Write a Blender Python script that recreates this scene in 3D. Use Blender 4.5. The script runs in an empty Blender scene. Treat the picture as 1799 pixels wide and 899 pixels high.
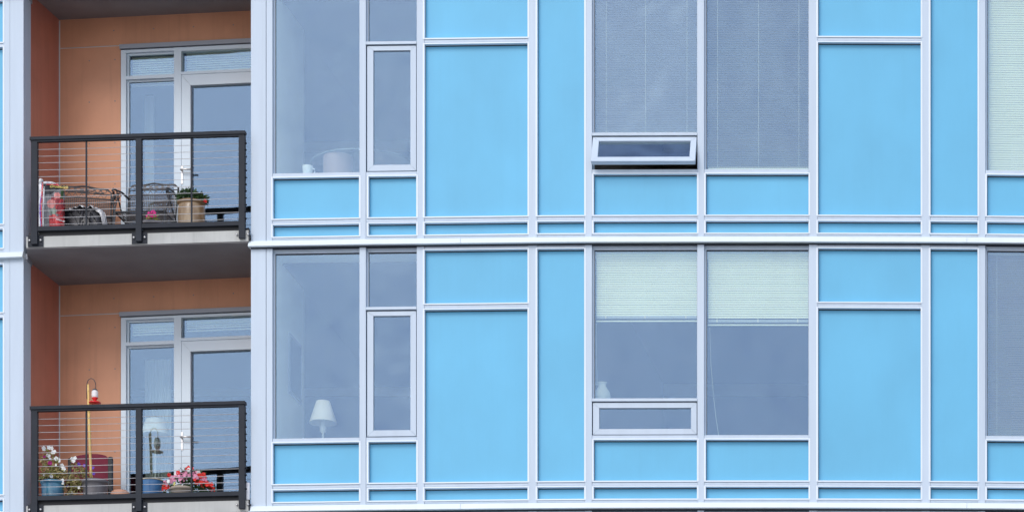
import bpy, bmesh, math, random
from mathutils import Vector, Matrix
random.seed(11)
R = math.radians
S = bpy.context.scene
COL = S.collection

# ------------------------------------------------------------------ camera
FPX, CX, CY = 10850.0, 2600.0, 3761.0        # focal length / principal point, in photo pixels (1799 wide)
cam_d = bpy.data.cameras.new('camera'); cam = bpy.data.objects.new('camera', cam_d); COL.objects.link(cam)
cam.location = (0, 0, 0); cam.rotation_euler = (R(90), 0, 0)
cam_d.sensor_width = 36.0; cam_d.lens = 36.0*FPX/1799.0
cam_d.shift_x = -(CX-899.5)/1799.0; cam_d.shift_y = (CY-449.5)/1799.0
cam_d.clip_start = 0.5; cam_d.clip_end = 6000
S.camera = cam

# ------------------------------------------------------------------ world, sun, exposure
SUN_EL, SUN_AZ = R(38), R(200)               # azimuth clockwise from +Y; the sun stands behind the camera
w = bpy.data.worlds.new('World'); S.world = w; w.use_nodes = True
nt = w.node_tree; nt.nodes.clear()
sky = nt.nodes.new('ShaderNodeTexSky'); sky.sky_type = 'NISHITA'; sky.sun_disc = False
sky.sun_elevation = SUN_EL; sky.sun_rotation = SUN_AZ
sky.air_density = 1.0; sky.dust_density = 1.6; sky.ozone_density = 1.0
# thin broken cloud over the whole sky
tc = nt.nodes.new('ShaderNodeTexCoord'); nz = nt.nodes.new('ShaderNodeTexNoise')
nz.inputs['Scale'].default_value = 8.0; nz.inputs['Detail'].default_value = 5.0; nz.inputs['Roughness'].default_value = .5
nt.links.new(tc.outputs['Generated'], nz.inputs['Vector'])
rp = nt.nodes.new('ShaderNodeMapRange'); rp.inputs[1].default_value = .35; rp.inputs[2].default_value = .7
rp.inputs[3].default_value = .0; rp.inputs[4].default_value = .9
nt.links.new(nz.outputs['Fac'], rp.inputs[0])
mx = nt.nodes.new('ShaderNodeMix'); mx.data_type = 'RGBA'
nt.links.new(rp.outputs[0], mx.inputs[0]); nt.links.new(sky.outputs[0], mx.inputs[6])
mx.inputs[7].default_value = (7.6, 8.0, 10.0, 1)
bg = nt.nodes.new('ShaderNodeBackground'); bg.inputs[1].default_value = 0.13
out = nt.nodes.new('ShaderNodeOutputWorld')
nt.links.new(mx.outputs[2], bg.inputs[0]); nt.links.new(bg.outputs[0], out.inputs[0])
sd = bpy.data.lights.new('sun', 'SUN'); sd.energy = 0.9; sd.angle = R(25); sd.color = (1.0, .97, .93)
sun = bpy.data.objects.new('sun', sd); COL.objects.link(sun)
sv = Vector((math.cos(SUN_EL)*math.sin(SUN_AZ), math.cos(SUN_EL)*math.cos(SUN_AZ), math.sin(SUN_EL)))
sun.rotation_euler = sv.to_track_quat('Z', 'Y').to_euler()
S.view_settings.view_transform = 'Standard'; S.view_settings.look = 'None'
S.view_settings.exposure = 0.36; S.view_settings.gamma = 1.0
S.render.resolution_x, S.render.resolution_y = 1024, 511

# ------------------------------------------------------------------ materials
def mat(name, col, rough=.5, metal=0.0, var=.04, scale=3.0, stretch=(1, 1, 1), bump=0.0, bscale=60.0, spec=.5, coat=0.0, col2=None, rnd=0.0, streak=0.0):
    m = bpy.data.materials.new(name); m.use_nodes = True
    t = m.node_tree; b = t.nodes['Principled BSDF']
    b.inputs['Roughness'].default_value = rough; b.inputs['Metallic'].default_value = metal
    b.inputs['Specular IOR Level'].default_value = spec; b.inputs['Coat Weight'].default_value = coat; b.inputs['Coat Roughness'].default_value = .06
    c = t.nodes.new('ShaderNodeTexCoord'); mp = t.nodes.new('ShaderNodeMapping'); mp.inputs['Scale'].default_value = stretch
    t.links.new(c.outputs['Object'], mp.inputs[0])
    n = t.nodes.new('ShaderNodeTexNoise'); n.inputs['Scale'].default_value = scale; n.inputs['Detail'].default_value = 5
    t.links.new(mp.outputs[0], n.inputs['Vector'])
    mixn = t.nodes.new('ShaderNodeMix'); mixn.data_type = 'RGBA'
    lo = [max(0, x*(1-var)) for x in col] if col2 is None else col
    hi = [min(1, x*(1+var)) for x in col] if col2 is None else col2
    mixn.inputs[6].default_value = (*lo, 1); mixn.inputs[7].default_value = (*hi, 1)
    mr = t.nodes.new('ShaderNodeMapRange'); mr.inputs[1].default_value = .3; mr.inputs[2].default_value = .7
    t.links.new(n.outputs['Fac'], mr.inputs[0]); t.links.new(mr.outputs[0], mixn.inputs[0])
    last = mixn.outputs[2]
    if streak > 0:                                   # grime: vertical runs, patchy
        m2 = t.nodes.new('ShaderNodeMapping'); m2.inputs['Scale'].default_value = (14, 14, .55); t.links.new(c.outputs['Object'], m2.inputs[0])
        n3 = t.nodes.new('ShaderNodeTexNoise'); n3.inputs['Scale'].default_value = 1.0; n3.inputs['Detail'].default_value = 6; n3.inputs['Roughness'].default_value = .65
        t.links.new(m2.outputs[0], n3.inputs['Vector'])
        r3 = t.nodes.new('ShaderNodeMapRange'); r3.inputs[1].default_value = .5; r3.inputs[2].default_value = .78; r3.inputs[3].default_value = 1.0; r3.inputs[4].default_value = 1-streak
        t.links.new(n3.outputs['Fac'], r3.inputs[0])
        hs = t.nodes.new('ShaderNodeHueSaturation'); t.links.new(r3.outputs[0], hs.inputs['Value']); t.links.new(last, hs.inputs['Color']); last = hs.outputs[0]
    if rnd > 0:                                      # each piece its own batch
        oi = t.nodes.new('ShaderNodeObjectInfo'); r4 = t.nodes.new('ShaderNodeMapRange'); r4.inputs[3].default_value = 1-rnd; r4.inputs[4].default_value = 1+rnd
        t.links.new(oi.outputs['Random'], r4.inputs[0])
        hs = t.nodes.new('ShaderNodeHueSaturation'); t.links.new(r4.outputs[0], hs.inputs['Value']); t.links.new(last, hs.inputs['Color']); last = hs.outputs[0]
    t.links.new(last, b.inputs['Base Color'])
    if bump > 0:
        n2 = t.nodes.new('ShaderNodeTexNoise'); n2.inputs['Scale'].default_value = bscale; n2.inputs['Detail'].default_value = 3
        t.links.new(c.outputs['Object'], n2.inputs['Vector'])
        bm = t.nodes.new('ShaderNodeBump'); bm.inputs['Strength'].default_value = bump; bm.inputs['Distance'].default_value = .01
        t.links.new(n2.outputs['Fac'], bm.inputs['Height']); t.links.new(bm.outputs[0], b.inputs['Normal'])
    return m

def glass_mat(name, refl=.2, tint=(.80, .88, .88), rcol=(.58, .78, 1.0), wave=.4):
    m = bpy.data.materials.new(name); m.use_nodes = True
    t = m.node_tree; t.nodes.clear()
    o = t.nodes.new('ShaderNodeOutputMaterial'); mixs = t.nodes.new('ShaderNodeMixShader')
    tr = t.nodes.new('ShaderNodeBsdfTransparent'); tr.inputs[0].default_value = (*tint, 1)
    gl = t.nodes.new('ShaderNodeBsdfGlossy'); gl.inputs['Roughness'].default_value = .015; gl.inputs['Color'].default_value = (*rcol, 1)
    c = t.nodes.new('ShaderNodeTexCoord'); n = t.nodes.new('ShaderNodeTexNoise'); n.inputs['Scale'].default_value = 1.1; n.inputs['Detail'].default_value = 2
    t.links.new(c.outputs['Object'], n.inputs['Vector'])
    bp = t.nodes.new('ShaderNodeBump'); bp.inputs['Strength'].default_value = wave; bp.inputs['Distance'].default_value = .05
    t.links.new(n.outputs['Fac'], bp.inputs['Height']); t.links.new(bp.outputs[0], gl.inputs['Normal'])
    mixs.inputs[0].default_value = refl
    t.links.new(tr.outputs[0], mixs.inputs[1]); t.links.new(gl.outputs[0], mixs.inputs[2]); t.links.new(mixs.outputs[0], o.inputs[0])
    return m

M = {
 'alu':   mat('silver_white_frame_paint', (.54, .635, .73), .42, var=.035, scale=1.3, stretch=(6, 6, .7), bump=.03, bscale=25, rnd=.02, streak=.06),
 'band':  mat('white_flashing_paint', (.73, .81, .84), .4, var=.03, scale=1.5, stretch=(1, 1, 4), bump=.03, bscale=12, rnd=.02, streak=.06),
 'bead':  mat('white_glazing_bead_paint', (.76, .84, .91), .4, var=.03, rnd=.015),
 'blue':  mat('sky_blue_panel', (.122, .465, .70), .4, var=.055, scale=1.6, stretch=(1, 1, .6), bump=.12, bscale=2.6, rnd=.02, streak=.022),
 'orange': mat('orange_cement_board', (.63, .302, .172), .5, streak=.14, rnd=.02, var=.09, scale=2.2, bump=.05, bscale=40),
 'side':  mat('shaded_orange_board', (.54, .18, .12), .4, streak=.15, var=.1, scale=2.2, bump=.01, bscale=40, coat=.6),  # same orange boards, with the side wall's shade put into the colour
 'reveal': mat('pale_reveal_trim', (.62, .62, .62), .4),
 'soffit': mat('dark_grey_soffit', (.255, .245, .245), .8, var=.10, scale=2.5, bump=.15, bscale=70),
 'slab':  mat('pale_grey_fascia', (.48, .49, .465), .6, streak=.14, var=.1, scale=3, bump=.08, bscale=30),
 'rail':  mat('charcoal_railing_paint', (.022, .027, .036), .5, var=.15, scale=6, bump=.03, spec=.2),
 'steel': mat('stainless_steel', (.72, .71, .69), .3, metal=.6),
 'flash': mat('grey_metal_flashing', (.34, .37, .42), .4),
 'dark':  mat('dark_edge_trim', (.02, .022, .026), .6),
  'door':  mat('white_door_frame_paint', (.68, .79, .87), .4, var=.02),
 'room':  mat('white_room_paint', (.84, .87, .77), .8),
 'roomd': mat('shaded_room_paint', (.13, .115, .12), .85),  # dimness of the rooms put into the colour
 'floor': mat('brown_timber_floor', (.2, .14, .1), .5, var=.2),
 'slat':  mat('white_blind_slat', (.90, .93, .69), .5, var=.02),
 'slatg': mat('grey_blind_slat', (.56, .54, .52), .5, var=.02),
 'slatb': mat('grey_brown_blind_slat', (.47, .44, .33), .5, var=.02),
 'gasket_shade': mat('dark_gasket_shade', (.02, .026, .04), .7),  # dark strips that also draw in the shade lines around the frames
 'jug':  mat('grey_green_stoneware', (.42, .45, .41), .5),
 'shade': mat('white_lamp_shade', (.90, .86, .76), .8, bump=.1, bscale=150),
 'white': mat('white_glazed_ceramic', (.85, .88, .86), .25),
 'glass': glass_mat('window_glass', .16, (.95, .975, .93), (.43, .635, .96)),
 'glassd': glass_mat('balcony_door_glass', .155, (.92, .96, .93), (.47, .68, 1.0), .05),
 'iron':  mat('black_wrought_iron', (.07, .075, .08), .4, var=.2, scale=20),
 'mesh':  mat('grey_iron_mesh', (.19, .175, .17), .5),
 'wood':  mat('bamboo_pole', (.88, .58, .2), .45, var=.2, scale=8, stretch=(1, 1, .3)),
 'maroon': mat('maroon_canvas', (.19, .02, .045), .8, var=.12, scale=6, bump=.15, bscale=120),
 'black': mat('black_plastic', (.012, .013, .016), .35),
 'bluepot': mat('blue_green_glazed_pot', (.02, .10, .2), .2, scale=9, col2=(.09, .28, .4), coat=.4),
 'bluebucket': mat('blue_enamel', (.07, .22, .47), .3, var=.12, scale=5, coat=.2),
 'cream': mat('cream_rim', (.75, .68, .48), .5),
 'tan':   mat('tan_glazed_pot', (.22, .135, .065), .3, scale=11, stretch=(1, 1, .6), col2=(.48, .37, .24), coat=.3),
 'tanrim': mat('brown_pot_rim', (.3, .19, .1), .35),
 'greypot': mat('grey_plastic_pot', (.10, .10, .11), .45, scale=9, col2=(.2, .19, .2)),
 'beigepot': mat('beige_trough', (.42, .36, .29), .7, bump=.1),
 'terra': mat('terracotta', (.62, .33, .22), .7, var=.1),
 'soil':  mat('potting_soil', (.03, .02, .014), .95, bump=.5),
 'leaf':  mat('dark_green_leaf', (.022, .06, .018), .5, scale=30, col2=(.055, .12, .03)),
 'leafo': mat('olive_dry_leaf', (.27, .26, .08), .6, scale=25, col2=(.50, .37, .19)),
 'leafg': mat('yellow_green_leaf', (.26, .31, .06), .6, scale=25, col2=(.42, .40, .13)),
 'petalw': mat('white_petal', (.88, .9, .88), .6),
 'petalm': mat('magenta_petal', (.35, .005, .16), .6),
 'petalp': mat('violet_petal', (.16, .07, .5), .6),
 'petalk': mat('light_pink_petal', (.88, .34, .5), .6, var=.2, scale=40),
 'petalh': mat('hot_pink_petal', (.85, .05, .3), .6),
 'petalr': mat('red_petal', (.75, .03, .02), .6, var=.3, scale=40),
 'petaly': mat('yellow_petal', (.8, .7, .03), .6),
 'bagk':  mat('black_printed_plastic', (.022, .022, .027), .42, var=.3, scale=14, bump=.05, bscale=14),
 'bagg':  mat('grey_printed_plastic', (.21, .21, .22), .3, var=.2, scale=12),
 'bagw':  mat('white_printed_plastic', (.82, .83, .84), .3),
 'bagr':  mat('red_printed_plastic', (.60, .04, .045), .3, var=.15, scale=10),
 'bagp':  mat('pink_red_print', (.80, .30, .27), .3, var=.1),
 'bagd':  mat('dark_red_print', (.30, .03, .038), .3, var=.25, scale=16),
 'bagv':  mat('green_print', (.24, .32, .25), .35),
 'bagy':  mat('yellow_print', (.82, .66, .15), .4),
 'clear': glass_mat('clear_feeder_glass', .12, (.97, .97, .97), (1, 1, 1)),
 'feedl': mat('white_feeder_label', (.85, .82, .8), .4),
 'feedr': mat('red_feeder_plastic', (.72, .02, .02), .25, coat=.3),
 'glassrim': mat('polished_glass_edge', (.22, .28, .29), .25),
 'pink':  mat('dusty_pink_lacquer', (.37, .28, .27), .6),
 'canvas': mat('dark_picture', (.05, .06, .08), .5, var=.4, scale=5),
 'cloth': mat('pale_curtain', (.72, .76, .74), .9),
 'ground': mat('grey_paving', (.29, .29, .285), .8, var=.2, scale=.3),
}

# ------------------------------------------------------------------ mesh helpers
class MB:
    def __init__(s): s.v = []; s.f = []; s.mi = []; s.cur = 0; s.smooth = []
    def add(s, vs, fs, smooth=False):
        k = len(s.v); s.v += [tuple(p) for p in vs]
        for f in fs: s.f.append([i+k for i in f]); s.mi.append(s.cur); s.smooth.append(smooth)
        return s
    def hexa(s, c):          # 8 corners: bottom ring 0-3, top ring 4-7
        return s.add(c, [(3,2,1,0),(4,5,6,7),(0,1,5,4),(1,2,6,5),(2,3,7,6),(3,0,4,7)])
    def box(s, fr, u0, u1, n0, n1, z0, z1):
        return s.hexa([fr(u0,n1,z0),fr(u1,n1,z0),fr(u1,n0,z0),fr(u0,n0,z0),fr(u0,n1,z1),fr(u1,n1,z1),fr(u1,n0,z1),fr(u0,n0,z1)])
    def frame(s, fr, u0, u1, z0, z1, wl, wr, wb, wt, n0, n1, gap=.0012):   # four mitred bars
        O = [(u0,z0),(u1,z0),(u1,z1),(u0,z1)]; I = [(u0+wl,z0+wb),(u1-wr,z0+wb),(u1-wr,z1-wt),(u0+wl,z1-wt)]
        for k in range(4):
            a, b, c, d = O[k], O[(k+1) % 4], I[(k+1) % 4], I[k]
            du, dz = b[0]-a[0], b[1]-a[1]; L = math.hypot(du, dz); e = (du/L*gap, dz/L*gap)
            a = (a[0]+e[0], a[1]+e[1]); d = (d[0]+e[0], d[1]+e[1]); b = (b[0]-e[0], b[1]-e[1]); c = (c[0]-e[0], c[1]-e[1])
            s.hexa([fr(a[0],n0,a[1]),fr(b[0],n0,b[1]),fr(c[0],n0,c[1]),fr(d[0],n0,d[1]),
                    fr(a[0],n1,a[1]),fr(b[0],n1,b[1]),fr(c[0],n1,c[1]),fr(d[0],n1,d[1])])
        return s
    def tube(s, pts, r, seg=8, r2=None):
        pts = [Vector(p) for p in pts]; rings = []
        n = len(pts)
        for i, p in enumerate(pts):
            t = (pts[min(i+1, n-1)]-pts[max(i-1, 0)])
            t = t.normalized() if t.length > 1e-9 else Vector((0, 0, 1))
            a = t.cross(Vector((0, 0, 1)))
            if a.length < .05: a = t.cross(Vector((0, 1, 0)))
            a.normalize(); b = t.cross(a)
            rr = r if r2 is None else r+(r2-r)*i/max(1, n-1)
            rings.append([p+(a*math.cos(2*math.pi*k/seg)+b*math.sin(2*math.pi*k/seg))*rr for k in range(seg)])
        vs = [q for rg in rings for q in rg]; fs = []
        for i in range(n-1):
            for k in range(seg):
                fs.append((i*seg+k, i*seg+(k+1) % seg, (i+1)*seg+(k+1) % seg, (i+1)*seg+k))
        fs.append(tuple(range(seg))[::-1]); fs.append(tuple((n-1)*seg+k for k in range(seg)))
        return s.add(vs, fs, seg > 5)
    def lathe(s, prof, c=(0, 0, 0), seg=28, caps=True, wob=0.0):
        vs = []; fs = []
        for r, z in prof:
            for k in range(seg):
                a = 2*math.pi*k/seg; rr = r*(1+wob*math.sin(3*a+z*9))
                vs.append((c[0]+rr*math.cos(a), c[1]+rr*math.sin(a), c[2]+z))
        for i in range(len(prof)-1):
            for k in range(seg):
                fs.append((i*seg+k, i*seg+(k+1) % seg, (i+1)*seg+(k+1) % seg, (i+1)*seg+k))
        s.add(vs, fs, True)
        if caps:
            s.add(vs[:seg], [tuple(range(seg))[::-1]]); s.add(vs[-seg:], [tuple(range(seg))])
        return s
    def sweep(s, path, prof, closed=True):     # path: plan points; prof: (n, z) section, n outward
        k = len(prof); vs = []; fs = []; n = len(path)
        for i, p in enumerate(path):
            a = Vector(path[max(i-1, 0)]); b = Vector(path[min(i+1, n-1)])
            if 0 < i < n-1:
                d1 = (Vector(p)-a).normalized(); d2 = (b-Vector(p)).normalized(); d = (d1+d2).normalized(); sc = 1/max(.3, d.dot(d1))
            else: d = (b-a).normalized(); sc = 1
            nn = Vector((d.y, -d.x))*sc
            for (o, z) in prof: vs.append((p[0]+nn.x*o, p[1]+nn.y*o, z))
        for i in range(n-1):
            for j in range(k):
                fs.append((i*k+j, i*k+(j+1) % k, (i+1)*k+(j+1) % k, (i+1)*k+j))
        fs.append(tuple(range(k))[::-1]); fs.append(tuple((n-1)*k+j for j in range(k)))
        return s.add(vs, fs)
    def prism(s, poly, z0, z1):
        n = len(poly); vs = [(p[0], p[1], z0) for p in poly]+[(p[0], p[1], z1) for p in poly]
        return s.add(vs, [tuple(range(n))[::-1], tuple(range(n, 2*n))]+[(i, (i+1) % n, n+(i+1) % n, n+i) for i in range(n)])
    def mesh(s, name, mats):
        me = bpy.data.meshes.new(name); me.from_pydata(s.v, [], s.f)
        for m in (mats if isinstance(mats, (list, tuple)) else [mats]): me.materials.append(m)
        me.polygons.foreach_set('material_index', s.mi); me.polygons.foreach_set('use_smooth', s.smooth)
        bm = bmesh.new(); bm.from_mesh(me); bmesh.ops.recalc_face_normals(bm, faces=bm.faces); bm.to_mesh(me); bm.free()
        me.update(); return me
    def build(s, name, mats, parent=None, **kw):
        o = bpy.data.objects.new(name, s.mesh(name, mats)); COL.objects.link(o)
        if parent: o.parent = parent
        for k, v in kw.items(): o[k] = v
        return o

def inst(name, me, parent, loc=(0, 0, 0), rot=(0, 0, 0), sc=1.0, **kw):
    o = bpy.data.objects.new(name, me); COL.objects.link(o); o.parent = parent
    o.location = loc; o.rotation_euler = rot; o.scale = (sc, sc, sc) if not hasattr(sc, '__len__') else sc
    for k, v in kw.items(): o[k] = v
    return o
def thing(name, label, cat, loc=(0, 0, 0), rz=0.0, group=None):
    o = bpy.data.objects.new(name, None); COL.objects.link(o); o.location = loc; o.rotation_euler = (0, 0, rz)
    o.empty_display_size = .1
    o['label'] = label; o['category'] = cat
    if group: o['group'] = group
    return o

# plan helpers: photo column x and depth d (metres behind the 70 m reference plane)
def P(x, d): Y = 70+d; return Vector((Y*(x-CX)/FPX, Y))
def Z(y, d): return (70+d)*(CY-y)/FPX
PX = 70/FPX                                  # metres per photo pixel on the reference plane
class Fr:                                    # wall frame: u along the wall to the right, n outward, z up
    def __init__(s, A, B):
        s.A = Vector(A); s.u = (Vector(B)-s.A); s.L = s.u.length; s.u.normalize(); s.n = Vector((s.u.y, -s.u.x))
    def __call__(s, u, n, z): p = s.A+s.u*u+s.n*n; return (p.x, p.y, z)
    def ux(s, x):                            # u where the sight line of column x meets the wall
        k = (x-CX)/FPX; return (k*s.A.y-s.A.x)/(s.u.x-k*s.u.y)
    def zx(s, x, y): u = s.ux(x); return (s.A.y+s.u.y*u)*(CY-y)/FPX
W0 = lambda u, n, z: (u, -n, z)              # local frame of a free object: front is -Y

# ------------------------------------------------------------------ setting
g = MB(); g.add([(-400, -400, -1.7), (400, -400, -1.7), (400, 600, -1.7), (-400, 600, -1.7)], [(0, 1, 2, 3)])
g.build('ground', M['ground'], kind='structure')

B = thing('apartment_building', 'sky blue panelled apartment building with white framed windows and recessed orange balconies', 'building')

KN = [(430, .175), (473, .155), (637.5, .099), (739, .075), (935.7, .027), (1035, .012), (1232.5, 0), (1429, 0), (1626.3, .015), (1725.5, .03), (1923, .07), (1960, .08)]
def dep(x):
    for (a, da), (b, db) in zip(KN, KN[1:]):
        if x <= b: return da+(db-da)*(x-a)/(b-a)
    return KN[-1][1]
def F(x): return P(x, dep(x))
ZB, ZA = 70*(CY-883.4)/FPX, 70*(CY-417.4)/FPX          # tops of the two floor bands
PITCH = ZA-ZB; ZT = ZA+PITCH
lv = lambda px: px*PX

MUL = [(468.5, 479), (632, 643), (732.5, 745.5), (928, 943.5), (1027.5, 1040), (1225.5, 1237), (1421.5, 1436.5), (1618.5, 1634), (1718.3, 1731), (1916, 1930)]
BAYS = ['sash0', 'casement', 'panel2', 'panel1', 'awning', 'fixed', 'panel2', 'panel1', 'fixed']
STO = [(ZA, lv(456)), (ZB, lv(456)), (ZB-PITCH, lv(456))]

def bar(name, fr, u0, u1, n0, n1, z0, z1, m='alu', parent=B):
    return MB().box(fr, u0, u1, n0, n1, z0, z1).build(name, M[m], parent)

# mullions and the corner pillar
for si, (z0, h) in enumerate(STO):
    lo = z0+lv(1) if si < 2 else z0+h-.55
    for (a, b) in MUL:
        fr = Fr(F(a), F(b))
        mb = MB().box(fr, 0, fr.L, -.16, .012, lo, z0+h)
        mb.build('mullion', M['alu'], B)
    fr = Fr(F(441.5), F(467.6))
    bar('corner_pillar', fr, 0, fr.L, -.2, .014, lo, z0+h)

def panel(fr, u0, u1, z0, z1):
    b = .019; u0 -= .0165; u1 += .0165; z0 -= .012; z1 += .012      # the bead laps over the bars around the panel
    o = MB().box(fr, u0+.006, u1-.006, -.072, -.048, z0+.006, z1-.006).build('blue_panel', M['blue'], B)
    MB().frame(fr, u0+.004+b*.9, u1-.004-b*.9, z0+.004+b*.65, z1-.004-b*.65, .004, .004, .0025, .0105, -.049, -.0445).build('gasket_shade', M['gasket_shade'], o)  # gasket, widest at the top to paint in the bead's shade
    MB().frame(fr, u0+.0025, u1-.0025, z0+.002, z1-.002, b, b, b*.75, b*.75, -.058, .0165).build('panel_bead', M['bead'], o)
    return o
def tbar(name, fr, z0, z1, n1=.006):
    mb = MB(); L = fr.L; h = z1-z0
    mb.box(fr, .003, L-.003, -.14, n1-.004, z0, z1)
    mb.box(fr, .003, L-.003, n1-.004, n1, z0+h*.3, z1-h*.3)
    return mb.build(name, M['alu'], B)
def glazing(name, fr, u0, u1, z0, z1, gn=-.06, g='glass'):
    w = MB().frame(fr, u0, u1, z0, z1, .02, .012, .006, .024, -.10, -.045).build(name, M['alu'], B)
    MB().frame(fr, u0+.0195, u1-.0115, z0+.0055, z1-.0235, .005, .003, .002, .012, -.0655, -.0535).build('gasket_shade', M['gasket_shade'], w)  # gasket, thickened along the head as a painted shade line
    MB().box(fr, u0+.015, u1-.009, gn-.006, gn, z0+.004, z1-.02).build('pane', M[g], w)
    return w
def sash(fr, u0, u1, z0, z1, ws, parent=None, tilt=0.0):
    g2 = fr
    if tilt:
        def g2(u, n, z):
            dz = z-z1; c, s_ = math.cos(tilt), math.sin(tilt)
            return fr(u, n*c-dz*s_-.0, z1+dz*c+n*s_)
    o = MB().frame(g2, u0, u1, z0, z1, *ws, -.055, .002).build('sash', M['alu'], parent)
    ob = MB().box(g2, u0+ws[0]-.008, u1-ws[1]+.008, -.030, -.024, z0+ws[2]-.008, z1-ws[3]+.008).build('pane', M['glass'], parent)
    return o

BAYFR = {}
for si, (z0, h) in enumerate(STO):
    for bi, kind in enumerate(BAYS):
        xa, xb = MUL[bi][1], MUL[bi+1][0]
        fr = Fr(F(xa), F(xb)); L = fr.L; BAYFR[(si, bi)] = fr
        top = z0+lv(447.5)
        pan = kind.startswith('panel')
        if pan: bar('top_rail', fr, .003, L-.003, -.14, .004, z0+lv(447.5), z0+lv(456))
        else: bar('top_rail', fr, .003, L-.003, -.14, -.03, z0+lv(450.5), z0+lv(456)); top = z0+lv(450.5)
        if si == 2:
            if pan: panel(fr, 0, L, z0+h-.55, top)
            else: glazing('window', fr, 0, L, z0+h-.55, top)
            continue
        ins = {1: .026, 4: .016, 5: .015, 8: .014}.get(bi, 0.0)
        if ins: bar('jamb_strip', fr, .002, ins-.008, -.14, .003, z0+lv(1), z0+lv(118), 'alu')
        tbar('bottom_rail', fr, z0+lv(1), z0+lv(7.5))
        panel(fr, ins, L, z0+lv(7.5), z0+lv(29.5))
        tbar('transom', fr, z0+lv(29.5), z0+lv(39))
        if pan:
            zt = z0+lv(39)
            if kind == 'panel2':
                panel(fr, 0, L, zt, z0+lv(343)); tbar('transom', fr, z0+lv(343), z0+lv(352.5)); zt = z0+lv(352.5)
            panel(fr, 0, L, zt, top)
        else:
            panel(fr, ins, L, z0+lv(39), z0+lv(112))
            zs = lv(112), lv(119.6)
            s0, s1 = z0+zs[0], z0+zs[1]
            sl = MB().box(fr, .003, L-.003, -.22, .006, s0, s1)
            sl.build('window_sill', M['alu'], B)
            if kind in ('fixed', 'sash0'):
                glazing('window', fr, 0, L, s1, top)
            elif kind == 'casement':
                zc = z0+lv(343.2)
                bar('transom', fr, .003, L-.003, -.14, .02, zc, zc+lv(4.8))
                glazing('window', fr, 0, L, zc+lv(4.8), top)
                wf = MB().frame(fr, .001, L-.001, s1+.001, zc-.001, .010, .010, .006, .006, -.14, -.07).build('casement_window', M['alu'], B)
                sash(fr, .014, L-.010, s1+.012, zc-.016, (.070, .064, .068, .050), wf)
            else:
                zc = z0+lv(178.9)
                bar('transom', fr, .003, L-.003, -.20, .02, zc, zc+lv(4.8))
                glazing('window', fr, 0, L, zc+lv(4.8), top)
                wf = MB().frame(fr, .001, L-.001, s1+.001, zc-.001, .010, .010, .006, .006, -.14, -.07).build('awning_window', M['alu'], B)
                sash(fr, .012, L-.010, s1+.010, zc-.014, (.070, .064, .062, .058), wf, R(26) if si == 0 else 0.0)

# floor bands: sloped white flashing, in lengths
def band(xs, zb):
    path = [F(x) for x in xs]
    prof = [(-.16, zb), (.043, zb), (.048, zb-.004), (.074, zb-lv(10)), (.068, zb-lv(10)-.006), (-.16, zb-lv(10)-.006)]
    MB().sweep(path, prof).build('floor_band', M['band'], B)
knx = [k[0] for k in KN]
for zb in (ZT, ZA, ZB):
    MB().sweep([F(x) for x in [442]+[k for k in knx if 442 < k < 1955]+[1956]], [(-.1, zb-lv(10)-.0065), (.030, zb-lv(10)-.0065), (.030, zb-lv(10)-.019), (-.1, zb-lv(10)-.019)]).build('band_shade_strip', M['gasket_shade'], B)  # dark strip standing in for the shade under the band
    for a, b in ((438.5, 810.5), (811, 1699), (1699.5, 1958)):
        band([a]+[k for k in knx if a < k < b]+[b], zb)

# ------------------------------------------------------------------ left wing
DL = lambda x: .56+(42-x)*.00084
FL = lambda x: P(x, DL(x))
fp = Fr(FL(18.3), FL(42)); fm = Fr(FL(6.5), FL(17.8)); fq = Fr(FL(-190), FL(6.5))
LW = [(ZA, (2, 9, 43.5, 51.5, 362.5, 370.0)), (ZB, (2, 9, 31.0, 39.0, 350.5, 358.5))]
for z0, t in LW:
    k = 70.6/FPX; q = [z0+v*k for v in t]; ztop = z0+lv(456)
    bar('corner_pillar', fp, 0, fp.L, -.22, .014, z0+.006, ztop)
    bar('mullion', fm, 0, fm.L, -.16, .012, z0+.006, ztop)
    tbar('bottom_rail', fq, q[0], q[1]); panel(fq, 0, fq.L, q[1], q[2]); tbar('transom', fq, q[2], q[3])
    panel(fq, 0, fq.L, q[3], q[4]); tbar('transom', fq, q[4], q[5]); panel(fq, 0, fq.L, q[5], z0+lv(447.5))
    bar('top_rail', fq, .003, fq.L-.003, -.14, .004, z0+lv(447.5), ztop)
SIDE0, SIDE1, CORN = P(42.6, .575), P(53, .86), P(104, 1.73)
for zb in (ZT, ZA, ZB):
    prof = [(-.1, zb), (.043, zb), (.048, zb-.004), (.074, zb-lv(10)), (.068, zb-lv(10)-.006), (-.1, zb-lv(10)-.006)]
    MB().sweep([FL(-190), FL(43)], prof).build('floor_band', M['band'], B)
    fe = Fr(FL(43.4), SIDE1)
    bar('band_return', fe, .03, fe.L, -.04, .025, zb-lv(10)-.004, zb-.004, 'flash')

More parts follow.
